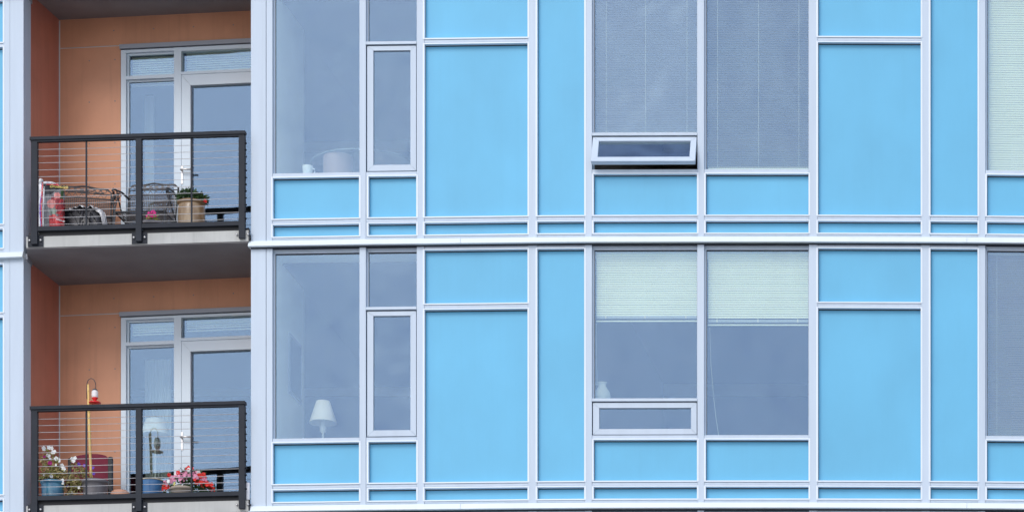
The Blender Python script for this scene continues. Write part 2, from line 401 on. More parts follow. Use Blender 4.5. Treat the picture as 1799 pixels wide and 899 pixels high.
# ------------------------------------------------------------------ recessed balconies
BK = Fr(CORN, P(530, 1.335))                 # back wall
SD = Fr(SIDE1, CORN)                         # left side wall (n points to the right/front)
SP = Fr(SIDE0, SIDE1)                        # grey return of the left pillar
RG = Fr(P(441.8, .42), P(500, 1.36))         # hidden right side wall
SL = Fr(P(46, .345), P(436.5, .098))         # slab front edge
SOF = [24.63, 21.55, 18.487]                 # soffit heights (above A, between A and B, below B)
FLO = [24.765, 21.686, 18.626]               # slab tops
for sf, ft in zip(SOF, FLO):
    poly = [SL(0, -.012, 0)[:2], SL(SL.L, -.012, 0)[:2], P(441.3, .30), P(520, 1.5), P(110, 1.86), P(104, 1.80), P(53, .95), P(48, .60)]
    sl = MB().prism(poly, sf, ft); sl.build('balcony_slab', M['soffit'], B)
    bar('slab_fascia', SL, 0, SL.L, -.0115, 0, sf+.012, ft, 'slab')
    bar('slab_fascia', Fr(SL(0, 0, 0)[:2], P(47.4, .60)), .012, .24, 0.004, .008, sf+.012, ft-.01, 'slab')
    bar('floor_edge_trim', SL, .03, SL.L-.01, -.10, -.04, ft+.001, ft+.04, 'dark')

def ubx(x): return BK.ux(x)
# storey y offsets on the back wall, measured on the photograph
BW = [dict(line=83.0, fl0=80.5, fl1=88.0, hd=92.5, g0=95.0, tr0=133.2, tr1=139.2, dl0=91.0, dl1=127.3, dr0=132.3, dr1=151.2, hy=293, ly=302),
      dict(line=552.4, fl0=549.6, fl1=557.0, hd=561.0, g0=562.0, tr0=600.2, tr1=606.3, dl0=558.5, dl1=594.3, dr0=599.5, dr1=617.8, hy=760, ly=771)]
doorw = None
for si in range(2):
    t = BW[si]; zf, zc = FLO[si+1], SOF[si]
    uw0, uw1, um1 = ubx(212), ubx(307), ubx(319.6)
    zl = BK.zx(158, t['line'])
    zfl0 = BK.zx(215, t['fl0']); zfl1 = BK.zx(215, t['fl1']); zhd = BK.zx(222, t['hd'])
    # orange boards
    uB = ubx(508)
    MB().box(BK, -.02, uB, -.05, 0, zl+.006, zc).build('cladding_board', M['orange'], B)
    MB().box(BK, -.02, uw0, -.05, 0, zf, zl-.006).build('cladding_board', M['orange'], B)
    bar('reveal_trim', BK, 0.012, uw0-.02, -.05, -.006, zl-.0055, zl+.0055, 'reveal')
    bar('corner_trim', BK, -.004, .012, -.004, .006, zf, zc-.01, 'reveal')
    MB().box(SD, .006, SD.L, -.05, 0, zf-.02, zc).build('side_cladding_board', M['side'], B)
    bar('edge_trim', SD, -.004, .005, -.004, .005, zf-.02, zc, 'reveal')
    bar('pillar_return', SP, .004, SP.L-.006, -.05, 0, zf-.02, zc, 'flash')
    bar('right_side_wall', Fr(RG.A, RG.A+RG.u*1.2), 0, 1.2, .01, .06, zf, zc, 'orange')
    fx = MB()
    for uu in (ubx(157), ubx(202)):
        for zz in [zl-.16-.48*k for k in range(5)]: 
            if zz > zf: fx.box(BK, uu-.006, uu+.006, 0, .003, zz-.006, zz+.006)
    for uu in (ubx(200), ubx(270), ubx(340), ubx(410)): fx.box(BK, uu-.006, uu+.006, 0, .003, zl+.17, zl+.182)
    fx.build('board_screws', M['soffit'], B, kind='stuff')
    # head flashing, window and door
    bar('head_flashing', BK, uw0, uB, -.03, .045, zfl1, zfl0, 'flash')
    zbot = zf+.05
    w = MB()
    uA = ubx(222.5)
    zt0, zt1 = BK.zx(265, t['tr1']), BK.zx(265, t['tr0']); zg = zhd-.012
    w.box(BK, uw0+.012, uA, -.06, .025, zbot, zfl1-.012)                        # left stile
    w.box(BK, uw1, um1, -.06, .027, zbot, zfl1-.012)                            # centre post
    w.box(BK, uA, uw1, -.06, .022, zg, zfl1-.012)                               # head
    w.box(BK, uA, uw1, -.06, .022, zt0, zt1)                                    # transom
    w.box(BK, uA, uw1, -.06, .022, zbot, zbot+.06)
    w.frame(BK, uA, uw1, zt1, zg, .022, .004, .008, .020, -.06, -.02)
    w.frame(BK, uA, uw1, zbot+.06, zt0, .022, .004, .012, .020, -.06, -.02)
    wo = w.build('balcony_window', M['door'], B)
    MB().box(BK, uA+.018, uw1, -.046, -.040, zt1+.004, zg-.016).build('pane', M['glassd'], wo)
    MB().box(BK, uA+.018, uw1, -.046, -.040, zbot+.068, zt0-.016).build('pane', M['glassd'], wo)
    # lite over the door
    ud1 = um1+1.02
    zd1, zd0 = BK.zx(330, t['dl0']), BK.zx(330, t['dl1']); zdr = BK.zx(340, t['dr0'])
    w = MB()
    w.box(BK, um1, ud1, -.06, .026, zd1, zfl1-.012); w.box(BK, um1, ud1, -.06, .026, zdr+.004, zd0)
    w.box(BK, ud1, ud1+.07, -.06, .028, zbot, zfl1-.012)
    wo = w.build('transom_window', M['door'], B)
    MB().box(BK, um1, ud1, -.034, -.028, zd0-.004, zd1+.004).build('pane', M['glassd'], wo)
    # door leaf
    zgl = BK.zx(340, t['dr1'])
    st = ubx(336.4)-um1
    d = MB().frame(BK, um1+.008, ud1-.006, zbot, zdr-.004, st-.008, .11, .16, zdr-zgl, -.05, .036)
    do = d.build('balcony_door', M['door'], B)
    MB().box(BK, um1+st-.012, ud1-.10, -.022, -.016, zbot+.15, zgl+.01).build('pane', M['glassd'], do)
    uh = ubx(322); zh = BK.zx(322, t['ly'])
    hm = MB().box(BK, uh-.011, uh+.011, .036, .045, BK.zx(322, t['hy']+32), BK.zx(322, t['hy']))
    hm.tube([BK(uh, .045, zh), BK(uh, .085, zh), BK(uh+.03, .095, zh), BK(uh+.135, .092, zh-.004)], .0105, 8)
    hm.build('handle', M['steel'], do)

# ------------------------------------------------------------------ rooms behind the glass
bkx = 76.0; XL = FL(-190).x-.05
right = F(1958)
outl = [F(x)+Vector((0, .16)) for x in [468]+[k for k in knx if 480 < k]]
outl += [(right.x+.05, right.y+.16), (right.x+.05, bkx), (XL, bkx), (XL, 72.3), P(60, 2.1), P(112, 1.84), P(526, 1.44), P(520, 1.3), P(470, .32)]
outl[-1] = P(466, .34)
for i, zb in enumerate((ZT, ZA, ZB)):
    ob = MB().prism(outl, zb-.10, zb+.20); ob.build('floor_plate', M['room'], B)
MB().prism(outl, ZB-PITCH+lv(456)-.9, ZB-PITCH+lv(456)-.7).build('floor_plate', M['room'], B)
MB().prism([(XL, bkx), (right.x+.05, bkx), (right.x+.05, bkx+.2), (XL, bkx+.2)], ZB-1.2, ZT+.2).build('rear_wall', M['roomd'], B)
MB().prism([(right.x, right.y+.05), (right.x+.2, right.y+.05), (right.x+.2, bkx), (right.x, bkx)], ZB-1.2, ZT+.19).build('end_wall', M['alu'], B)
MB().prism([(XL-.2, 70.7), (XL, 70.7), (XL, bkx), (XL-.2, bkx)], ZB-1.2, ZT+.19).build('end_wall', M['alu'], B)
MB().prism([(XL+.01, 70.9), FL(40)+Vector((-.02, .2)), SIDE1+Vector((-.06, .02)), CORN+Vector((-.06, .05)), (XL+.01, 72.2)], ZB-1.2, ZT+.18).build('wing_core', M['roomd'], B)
for si, z0 in enumerate((ZA, ZB)):
    zf, zc = z0+.202, z0+PITCH-.102
    def partition(x, depth, w=.12, m='room', n0=-.17):
        f = Fr(F(x), F(x+12)); mb = MB().box(f, 0, w, n0-depth, n0, zf, zc); return mb.build('room_wall', M[m], B)
    partition(466, .22, .091); partition(466, 1.27, .078)
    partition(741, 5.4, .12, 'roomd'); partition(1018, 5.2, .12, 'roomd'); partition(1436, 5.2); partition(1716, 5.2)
    # dark sheets under the ceiling stand in for shade deeper in the rooms
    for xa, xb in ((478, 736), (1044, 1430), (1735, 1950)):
        f = Fr(F(xa), F(xb)); MB().box(f, .004 if xa == 478 else -.06, f.L-.02, -5.4, -.47, zc-.016, zc-.002).build('ceiling_shade_sheet', M['roomd'], B)
    f = Fr(F(478), F(736)); MB().box(f, -3.5, .002, -5.4, -1.75, zc-.016, zc-.002).build('ceiling_shade_sheet', M['roomd'], B)
    MB().box(f, -.06, .002, -1.745, -1.50, zc-.016, zc-.002).build('ceiling_shade_sheet', M['roomd'], B)

# ------------------------------------------------------------------ balcony railings
def railing(label, d0, d1, ztop):
    zt = ztop
    fr = Fr(P(53, d0), P(430.2, d1)); L = fr.L
    o = thing('balcony_railing', label, 'railing', group='cable railings along the balconies')
    mb = MB(); mb.box(fr, -.004, L, -.07, .012, zt-.036, zt); mb.box(fr, .004, L-.01, -.055, -.002, zt-.056, zt-.036)
    mb.build('top_rail', M['rail'], o)
    zb1 = zt-1.017; zb0 = zb1-.049
    U = lambda x: fr.ux(x)
    posts = [(U(54.3), U(65.2)), (U(238.3), U(248.2)), (U(419.2), L-.004)]
    for i, (a, b) in enumerate(posts):
        MB().box(fr, a, b, -.058, .0, zt-1.215, zt-.0565).build('post', M['rail'], o)
        bk = MB().box(fr, max(a-.058, -.04), b+.058 if i < 2 else b+.05, -.050, -.040, zt-1.235, zt-1.108).build('post_bracket', M['rail'], o)
        for uu in (a-.03 if i else a-.026, b+.030):
            bo = MB()
            c = fr(uu, -.040, zt-1.165); e = fr(uu, -.022, zt-1.165); bo.tube([c, e], .0125, 8); bo.build('bolt', M['steel'], bk)
    for (a, b) in ((posts[0][1], posts[1][0]), (posts[1][1], posts[2][0])):
        MB().box(fr, a+.001, b-.001, -.054, -.006, zb0, zb1).build('bottom_rail', M['rail'], o)
        MB().box(fr, a+.001, b-.001, -.085, -.058, zb0-.049, zb0+.022).build('kick_strip', M['dark'], o)
    for x in (150.2, 335.2):
        u = U(x); MB().box(fr, u-.0085, u+.0085, -.040, -.024, zb1, zt-.056).build('baluster', M['rail'], o)
    for k in range(12):
        z = zt-.056-.0775*(k+1)+random.uniform(-.003, .003)
        pts = []
        for q in range(7):
            u = .01+(L-.016)*q/6; sag = -.004*math.sin(math.pi*((u % (L/2))/(L/2)))
            pts.append(fr(u, -.034, z+sag))
        MB().tube(pts, .0034, 5).build('cable', M['steel'], o)
        MB().tube([fr(L-.004, -.03, z), fr(L+.014, -.03, z)], .009, 6).build('cable_nut', M['rail'], o)
    return o
railing('charcoal cable railing of the upper balcony, in front of the soil bag and tan pot', .285, .062, 22.803)
railing('charcoal cable railing of the lower balcony, in front of the petunias and maroon chair', .285, .062, 19.742)
#ITEMS
# ------------------------------------------------------------------ window blinds
def blind(fr, ua, ub, n, ztop, zbot, tilt, label, cords, m='slat', raised=False, pitch=.026, group='venetian blinds inside the windows'):
    base = fr(ua, n, ztop); ang = math.atan2(fr.u.y, fr.u.x)
    t = thing('venetian_blind', label, 'blind', base, ang, group)
    W = ub-ua
    MB().box(W0, 0, W, -.014, .014, -.028, 0).build('headrail', M['slat'], t)
    mb = MB(); hw = .0125; c, s_ = math.cos(tilt), math.sin(tilt); cs = []
    for k in range(4):
        a = -hw+2*hw*k/3; b = .0018*(1-(a/hw)**2)
        cs.append((a*c-b*s_, a*s_+b*c))           # (n, z): tilt>0 lifts the outer edge
    vs = [(u, -p[0], p[1]) for u in (0, W) for p in cs]
    mb.add(vs, [(k, k+1, k+5, k+4) for k in range(3)], True)
    me = mb.mesh('slat', M[m])
    stack = .05 if raised else .0
    z = -.04; zend = zbot-ztop+.02+stack
    while z > zend:
        inst('slat', me, t, (0, 0, z+random.uniform(-.0004, .0004)), (random.uniform(-.006, .006), random.uniform(-.0004, .0004), 0))
        z -= pitch
    if raised:
        MB().box(W0, .004, W-.004, -.010, .010, zend-.034, zend-.004).build('slat_stack', M['cloth2'], t)
    for u in cords:
        u -= ua
        MB().box(W0, u-.0012, u+.0012, .0135, .015, zend-(.036 if raised else 0), -.02).build('ladder_cord', M['slat'], t)
        if raised: MB().box(W0, u-.006, u+.006, .0105, .0125, zend-.036, zend).build('cord_clip', M['cream'], t)
    MB().box(W0, 0, W, -.011, .012, zbot-ztop, zbot-ztop+.012).build('blind_bottom_rail', M['slat'], t)
    return t
M['cloth2'] = mat('bunched_slats', (.42, .47, .48), .7)
def bb(si, bi, py, tilt, label, cx, raised=False, m='slat'):
    fr = BAYFR[(si, bi)]; z0 = (ZA, ZB)[si]
    return blind(fr, .03, fr.L-.018, -.125, z0+lv(447), Z(py, .13), R(tilt), label, [fr.ux(x)-.022 for x in cx], m, raised)
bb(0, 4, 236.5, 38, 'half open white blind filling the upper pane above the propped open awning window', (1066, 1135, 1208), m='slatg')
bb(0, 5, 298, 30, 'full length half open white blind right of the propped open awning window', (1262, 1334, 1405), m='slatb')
bb(0, 8, 303, -79, 'closed pale green white blind in the upper window at the right edge', (1755, 1830))
bb(1, 4, 565, -75, 'half raised closed white blind above the window with the white jug', (1065, 1134, 1206), True)
bb(1, 5, 572, -76, 'half raised closed white blind in the wide window right of the white jug', (1261, 1333, 1403), True)
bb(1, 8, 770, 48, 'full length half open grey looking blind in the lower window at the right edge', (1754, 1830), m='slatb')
cd = BAYFR[(1, 5)]
def lift_cord(lbl, pts, r=.0019):
    mb = MB(); mb.tube(pts, r, 5); o = mb.build('blind_cord', M['slat']); o['label'] = lbl; o['category'] = 'cord'; return o
lift_cord('thin white blind cord curving down inside the window right of the white jug',
          [(*P(x, .14), Z(y, .14)) for x, y in ((1247, 575), (1249, 640), (1253, 690), (1258, 735), (1263, 766))])
lift_cord('thin pale cord hanging beside the white jug in the lower awning bay',
          [(*P(x, .17), Z(y, .17)) for x, y in ((1047.5, 568), (1048, 620), (1049, 672))], .0014)
# raised blinds behind the balcony glazing
for si in range(2):
    t = BW[si]; uA, uw1, um1 = ubx(223), ubx(307), ubx(320)
    zt = BK.zx(265, t['hd'])
    zb1 = BK.zx(265, t['tr1']+4) if si == 0 else BK.zx(265, t['g0']+19); zb2 = BK.zx(330, t['dl1']+5) if si == 0 else BK.zx(330, t['dl0']+17)
    lv_ = ('upper', 'lower')[si]
    blind(BK, uA+.01, uw1+.02, -.16, zt, zb1, R(-62), 'raised pale blind behind the small top pane of the '+lv_+' balcony window', [uA+.1, uw1-.1])
    blind(BK, um1, um1+1.0, -.16, zt+.02, zb2, R(-62), 'raised pale blind behind the pane over the '+lv_+' balcony door', [um1+.12, um1+.85])
    # curtain inside the balcony window
    mb = MB(); x0, x1 = ubx(222), ubx(237 if si == 0 else 268); n = 40; vs = []; fs = []
    zf, zc = (ZA, ZB)[si]+.205, BK.zx(265, t['tr1'])+.02
    for k in range(n+1):
        u = x0+(x1-x0)*k/n; nn = -.62+.022*math.sin(k*1.25)
        vs += [BK(u, nn, zf), BK(u, nn, zc), BK(u, nn-.004, zc), BK(u, nn-.004, zf)]
    for k in range(n):
        a = 4*k; b = a+4
        fs += [(a, b, b+1, a+1), (a+1, b+1, b+2, a+2), (a+2, b+2, b+3, a+3), (a+3, b+3, b, a)]
    mb.add(vs, fs, True); o = mb.build('curtain', M['cloth']); o['category'] = 'curtain'; o['group'] = 'curtains inside the balcony windows'
    o['label'] = ('narrow pale curtain inside the balcony window behind the upper iron chair', 'wide pale curtain inside the balcony window beside the domed lamp shade')[si]

# ------------------------------------------------------------------ things inside the rooms
def lathe_part(name, prof, m, parent, loc=(0, 0, 0), seg=28, caps=True):
    return MB().lathe(prof, loc, seg, caps).build(name, M[m], parent)
def lamp(label, x, d, ytop, ybot, rt, rb, zf):
    p = P(x, d); t = thing('floor_lamp', label, 'lamp', (p.x, p.y, zf))
    z1, z0 = Z(ytop, d)-zf, Z(ybot, d)-zf
    MB().lathe([(rb, z0), (rt, z1), (rt-.006, z1), (rb-.006, z0), (rb, z0)], seg=36, caps=False).build('lamp_shade', M['shade'], t)
    st = lathe_part('stem', [(.012, .02), (.012, z0-.12), (.035, z0-.10), (.04, z0-.05), (.018, z0-.01), (.010, z0+.06), (.010, z1-.03)], 'white', t)
    lathe_part('lamp_base', [(.15, 0), (.15, .012), (.03, .03), (.012, .034)], 'white', t)
    MB().tube([(-rt, 0, z1-.02), (rt, 0, z1-.02)], .003, 5).build('shade_spider', M['steel'], t)
    return t
fzA, fzB = ZA+.205, ZB+.205
lamp('white cone shaded lamp standing inside the lower corner window', 567.5, .95, 704.6, 742.5, .078, .158, fzB)
lamp('large domed white lamp shade glimpsed through the lower balcony window', 273, 1.86, 737, 764, .112, .172, fzB)
# framed picture on the side wall
f = Fr(F(466), F(478)); mb = MB()
pu = .079
def pic(u, n, z): return f(u, n, z)
zt, zb_ = Z(583, .85), Z(688, .85)
t = thing('framed_picture', 'dark framed picture on the side wall inside the lower corner window', 'picture', f(pu, -1.0, zb_))
def loc(o, t): o.parent = t; o.matrix_parent_inverse = Matrix.Translation(-t.location)
a, b = -1.24, -.70
mb = MB().hexa([f(pu+.001, b, zb_), f(pu+.02, b, zb_), f(pu+.02, a, zb_), f(pu+.001, a, zb_), f(pu+.001, b, zt), f(pu+.02, b, zt), f(pu+.02, a, zt), f(pu+.001, a, zt)])
loc(mb.build('picture_frame', M['flash']), t)
mb = MB().hexa([f(pu+.018, b-.04, zb_+.04), f(pu+.023, b-.04, zb_+.04), f(pu+.023, a+.04, zb_+.04), f(pu+.018, a+.04, zb_+.04), f(pu+.018, b-.04, zt-.04), f(pu+.023, b-.04, zt-.04), f(pu+.023, a+.04, zt-.04), f(pu+.018, a+.04, zt-.04)])
loc(mb.build('print', M['canvas']), t)
# round glass table on a drum pedestal
p = P(640, 1.0); t = thing('round_table', 'round glass topped table on a dusty pink drum, inside the upper corner window', 'table', (p.x, p.y, fzA))
hz = Z(260.5, .4)-fzA
MB().lathe([(0, hz-.012), (.598, hz-.012), (.604, hz-.006), (.598, hz), (0, hz)], seg=64, caps=False).build('table_top', M['clear'], t)
lathe_part('table_rim', [(.599, hz-.016), (.608, hz-.012), (.608, hz), (.599, hz+.003)], 'glassrim', t, seg=64, caps=False)
lathe_part('drum', [(.165, .0), (.168, .02), (.168, hz-.035), (.16, hz-.0145)], 'pink', t, (-.235, -.36, 0))
lathe_part('drum', [(.165, .0), (.168, .02), (.168, hz-.035), (.16, hz-.0145)], 'pink', t, (.235, .36, 0))
# cup and jug
fr = BAYFR[(0, 0)]; c = fr(fr.ux(539.5)-.03, -.145, ZA+lv(119.6)+.001)
t = thing('cup', 'pale white cup on the sill of the upper corner window', 'cup', c); t.scale = (1, 1, 1.75)
lathe_part('cup_body', [(.044, 0), (.052, .01), (.058, .066), (.060, .072), (.055, .070), (.048, .012), (0, .010)], 'white', t, caps=False)
MB().tube([(.055, 0, .056), (.080, .0, .052), (.084, 0, .036), (.074, 0, .02), (.052, 0, .018)], .006, 6).build('handle', M['white'], t)
fr = BAYFR[(1, 4)]; c = fr(fr.ux(1060)-.035, -.148, ZB+lv(183.7)+.001)
t = thing('jug', 'pale rounded jug behind the glass above the closed awning window', 'jug', c); t.scale = (1.2, .8, 1.38)
lathe_part('jug_body', [(.05, 0), (.07, .015), (.080, .05), (.072, .085), (.046, .115), (.036, .135), (.040, .158), (.048, .166), (.043, .163), (.033, .135), (.0, .12)], 'jug', t, caps=False)
MB().tube([(-.040, 0, .150), (-.078, 0, .148), (-.088, 0, .115), (-.072, 0, .08)], .007, 6).build('handle', M['jug'], t)

# ------------------------------------------------------------------ plants and flowers
def leaf_cloud(mb, blobs, n, L, W, droop=.4):
    for (cx, cy, cz, rx, ry, rz), k in zip(blobs, [int(n*b[3]*b[5]/sum(q[3]*q[5] for q in blobs)) for b in blobs]):
        for _ in range(k):
            while 1:
                q = Vector([random.uniform(-1, 1) for _ in range(3)])
                if .15 < q.length < 1: break
            p = Vector((cx+q.x*rx, cy+q.y*ry, cz+q.z*rz))
            d = (q+Vector([random.gauss(0, .5) for _ in range(3)])+Vector((0, 0, -droop*random.random()))).normalized()
            sd_ = d.cross(Vector([random.gauss(0, 1) for _ in range(3)])).normalized(); nn = d.cross(sd_)
            l = L*random.uniform(.6, 1.3); w_ = W*random.uniform(.7, 1.2)
            m1 = p+d*l*.5+nn*l*.06; tip = p+d*l-nn*l*.12
            mb.cur = random.choice((0, 0, 0, 1)) if mb.two else 0
            mb.add([p, m1+sd_*w_*.5, tip, m1-sd_*w_*.5, m1+nn*w_*.12], [(0, 1, 4), (1, 2, 4), (2, 3, 4), (3, 0, 4)])
    return mb
def leafmb(two=False): m_ = MB(); m_.two = two; return m_
def flower_mesh(r, m, petals=5, heart='petaly', depth=.5):
    mb = MB(); n = petals*4; vs = [(0, depth*r*.55, 0)]
    for ring, (fr_, y) in enumerate(((.38, .12), (.78, -.02), (1.0, .10))):
        for k in range(n):
            a = 2*math.pi*k/n; lob = 1 if ring == 0 else 1-.20*(abs(math.cos(a*petals/2))**6)*(1.2 if ring == 2 else .7)
            vs.append((fr_*r*lob*math.cos(a), y*r+.06*r*math.sin(a*3+ring), fr_*r*lob*math.sin(a)))
    fs = [(0, 1+k, 1+(k+1) % n) for k in range(n)]
    for g_ in range(2):
        for k in range(n): fs.append((1+g_*n+k, 1+g_*n+(k+1) % n, 1+(g_+1)*n+(k+1) % n, 1+(g_+1)*n+k))
    mb.add(vs, fs, True); return mb.mesh('flower', M[m])
FM = {k: flower_mesh(1.0, m) for k, m in (('w', 'petalw'), ('m', 'petalm'), ('p', 'petalp'), ('k', 'petalk'), ('h', 'petalh'), ('r', 'petalr'), ('y', 'petaly'))}
def flowers(t, d, lst, name='flower'):
    L0 = t.location
    for (x, y, r, k, *dd) in lst:
        q = P(x, d+(dd[0] if dd else 0)); z = Z(y, d+(dd[0] if dd else 0))
        r = r*1.03 if k in 'wmp' else r; inst(name, FM[k], t, (q.x-L0.x, q.y-L0.y, z-L0.z), (R(random.uniform(-30, 20)), R(random.uniform(0, 360)), R(random.uniform(-40, 40))), r)
def loc3(t, x, y, d): q = P(x, d); return (q.x-t.location.x, q.y-t.location.y, Z(y, d)-t.location.z)
def pot_thing(name, label, cat, x, d, zf, rz=0, group=None):
    q = P(x, d); return thing(name, label, cat, (q.x, q.y, zf), rz, group)
FA, FB = FLO[1]+.001, FLO[2]+.001

# tan pot with dark green plant, upper balcony
D = .58
t = pot_thing('potted_plant', 'tan glazed barrel pot of dark green leaves with one red bloom, by the upper door', 'potted plant', 336.5, D, FA, 0, 'potted plants on the balconies')
h = Z(355, D)-FA
lathe_part('pot', [(.115, 0), (.135, .02), (.150, h*.35), (.156, h*.6), (.152, h*.85), (.143, h-.035), (.138, h-.03), (.12, h-.04), (.0, h-.05)], 'tan', t, seg=36, caps=False)
lathe_part('pot_rim', [(.143, h-.036), (.160, h-.026), (.160, h-.004), (.150, h), (.138, h-.006), (.136, h-.034)], 'tanrim', t, seg=36, caps=False)
lathe_part('soil', [(.137, h-.036), (.08, h-.02), (0, h-.016)], 'soil', t, caps=False)
lf = leafmb(); leaf_cloud(lf, [(0, 0, h+.035, .15, .13, .06), (-.02, 0, h+.075, .12, .1, .05), (.1, -.03, h+.03, .08, .08, .045)], 720, .058, .024)
for k in range(26):
    a = random.uniform(0, 6.28); L_ = random.uniform(.12, .19)
    lf.cur = 0; lf.tube([(0, 0, h-.02), (.6*L_*math.cos(a), .6*L_*math.sin(a), h+.07), (L_*math.cos(a), L_*math.sin(a), h+.03)], .0022, 4)
lf.build('foliage', M['leaf'], t)
flowers(t, D-.08, [(360, 351, .018, 'r'), (361.5, 354, .017, 'r'), (358.5, 353, .014, 'r')])
# small pot with hot pink bloom
D = .52
t = pot_thing('potted_plant', 'small pot with a hot pink bloom low behind the upper middle post', 'potted plant', 266, D, FA, 0, 'potted plants on the balconies')
h = Z(391, D)-FA
lathe_part('pot', [(.075, 0), (.105, h-.03), (.118, h-.03), (.120, h), (.110, h), (.1, h-.03), (0, h-.03)], 'greypot', t, caps=False)
lf = leafmb(); leaf_cloud(lf, [(0, 0, h+.02, .06, .06, .035), (.03, 0, h+.03, .04, .05, .04)], 90, .05, .026); lf.build('foliage', M['leafg'], t)
lf = MB()
for k in range(7): lf.tube([(random.uniform(-.03, .03), 0, h-.02), (random.uniform(-.02, .02), 0, h+.06)], .003, 5)
lf.build('stems', M['leafg'], t)
flowers(t, D-.03, [(x, y, .017, 'h') for x, y in ((258, 379), (261, 374), (264, 379), (266, 372), (269, 376), (272, 374), (273, 379), (268, 380), (262, 382), (265, 375), (270, 371))])
# blue pot of petunias, lower balcony
D = .55
t = pot_thing('potted_petunia', 'blue green glazed pot of leggy white and magenta petunias in the lower left corner', 'potted plant', 92.5, D, FB, 0, 'potted plants on the balconies')
h = Z(846, D)-FB
lathe_part('pot', [(.092, 0), (.105, .02), (.124, h*.6), (.128, h*.85), (.128, h-.03), (.138, h-.025), (.138, h), (.126, h), (.12, h-.03), (0, h-.04)], 'bluepot', t, seg=36, caps=False)
lathe_part('soil', [(.122, h-.03), (0, h-.018)], 'soil', t, caps=False)
cx = lambda x, y, rx, rz, dd=0: (*loc3(t, x, y, D+dd), rx, .09, rz)
lf = leafmb(True); leaf_cloud(lf, [cx(82, 828, .06, .075), cx(97, 834, .10, .06), cx(88, 838, .12, .045), cx(96, 815, .05, .07), cx(80, 806, .035, .06), cx(107, 832, .06, .05), cx(90, 800, .04, .05)], 560, .042, .020)
lf.build('foliage', [M['leafo'], M['leafg']], t)
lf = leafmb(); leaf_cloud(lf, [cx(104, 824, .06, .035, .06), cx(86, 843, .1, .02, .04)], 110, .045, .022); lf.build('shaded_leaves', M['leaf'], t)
st = MB()
for x, y in ((77, 787), (88, 785), (94, 793), (85, 799), (100, 806), (110, 820), (78, 802), (88, 812), (96, 826), (74, 830), (118, 834)):
    a = Vector(loc3(t, 92+(x-92)*.25, 847, D)); b = Vector(loc3(t, x, y+2, D-.02)); m_ = (a+b)/2+Vector(((b.x-a.x)*.2, 0, .01)); st.tube([a, m_, b], .0032, 5)
st.build('stems', M['leafg'], t)
flowers(t, D-.06, [(77, 787.5, .028, 'w'), (86.5, 785.5, .026, 'w'), (91, 787, .024, 'w'), (95, 793, .026, 'w'), (92, 794, .022, 'w'), (85, 799, .026, 'w'), (99, 805, .027, 'w'), (104, 808, .026, 'w'),
  (109, 818, .030, 'w'), (112, 823, .026, 'w'), (90, 836, .022, 'w'), (109.5, 843, .022, 'w'), (110, 848, .017, 'w'), (88, 805, .016, 'w'), (98, 816, .015, 'w'), (78, 801, .022, 'm'), (88, 812.5, .028, 'm'), (77, 834, .012, 'w')])
# grey pot with trailing plant
D = .66
t = pot_thing('potted_petunia', 'dark grey pot of straggly trailing petunias around the foot of the bamboo pole', 'potted plant', 167, D, FB, 0, 'potted plants on the balconies')
h = Z(845, D)-FB
lathe_part('pot', [(.11, 0), (.118, .02), (.142, h*.8), (.146, h-.04), (.156, h-.035), (.156, h), (.146, h), (.138, h-.03), (0, h-.04)], 'greypot', t, seg=36, caps=False)
lathe_part('soil', [(.14, h-.03), (0, h-.02)], 'soil', t, caps=False)
lf = leafmb(True); leaf_cloud(lf, [cx(122, 838, .055, .05, -.05), cx(130, 846, .06, .045, -.05), cx(120, 858, .06, .035, -.08), cx(134, 833, .035, .06, -.05), cx(127, 866, .05, .03, -.08), cx(138, 852, .045, .05, -.05), cx(140, 828, .06, .035), cx(152, 832, .06, .04), cx(130, 815, .025, .06)], 620, .04, .017)
lf.build('foliage', [M['leafo'], M['leafg']], t)
st = MB()
for x, y in ((129, 806), (139, 815), (148, 817), (163, 821), (165, 830), (138, 856), (120, 862), (116, 845), (127, 868), (133, 866)):
    a = Vector(loc3(t, 158+(x-158)*.2, 846, D)); b = Vector(loc3(t, x, y+2, D-.06)); m_ = (a+b)/2+Vector((0, -.03, .05)); st.tube([a, m_, b], .003, 5)
st.build('stems', M['leafg'], t)
flowers(t, D-.10, [(127, 806, .026, 'w'), (131.5, 804, .024, 'w'), (129, 809, .022, 'w'), (138.5, 815, .021, 'p'), (148, 817, .018, 'p'), (163.5, 821, .018, 'p'), (164.5, 831, .018, 'p'), (138.5, 856, .017, 'w'), (126, 863, .012, 'w'), (118, 852, .014, 'p')])
# bamboo pole with hook, and the feeder
q = P(160.5, D); t = thing('bamboo_pole', 'yellow bamboo pole leaning up out of the dark grey pot, with a wire hook', 'pole', (q.x, q.y, FB+.02))
z0 = .02; top = Vector(loc3(t, 154.2, 675, D)); a = Vector(loc3(t, 162, 892, D)); a.z = max(a.z, 0.0)
pb = MB(); pts = [a+(top-a)*k/18+Vector((.0015*math.sin(k*.5), 0, 0)) for k in range(19)]; pb.tube(pts, .017, 10, .015)
for k in (2, 5, 8, 11, 14, 17):
    c = a+(top-a)*k/18; pb.tube([c-Vector((0, 0, .004)), c+Vector((0, 0, .004))], .0182, 10)
pb.build('pole', M['wood'], t)
hk = MB(); cyc = [(152.6, 700), (152.4, 680), (152.8, 673), (155, 667), (160, 664), (165, 666.5), (167.6, 672), (168.2, 679), (167.4, 682.5)]
hk.tube([loc3(t, x, y, D-.015) for x, y in cyc], .0045, 7); hk.build('hook', M['iron'], t)
q = P(166.7, D-.015); zt = Z(682, D-.015); zb = Z(709.5, D-.015); H = zt-zb
t = thing('hummingbird_feeder', 'red and white hummingbird feeder hanging from the hook of the bamboo pole', 'bird feeder', (q.x, q.y, zb))
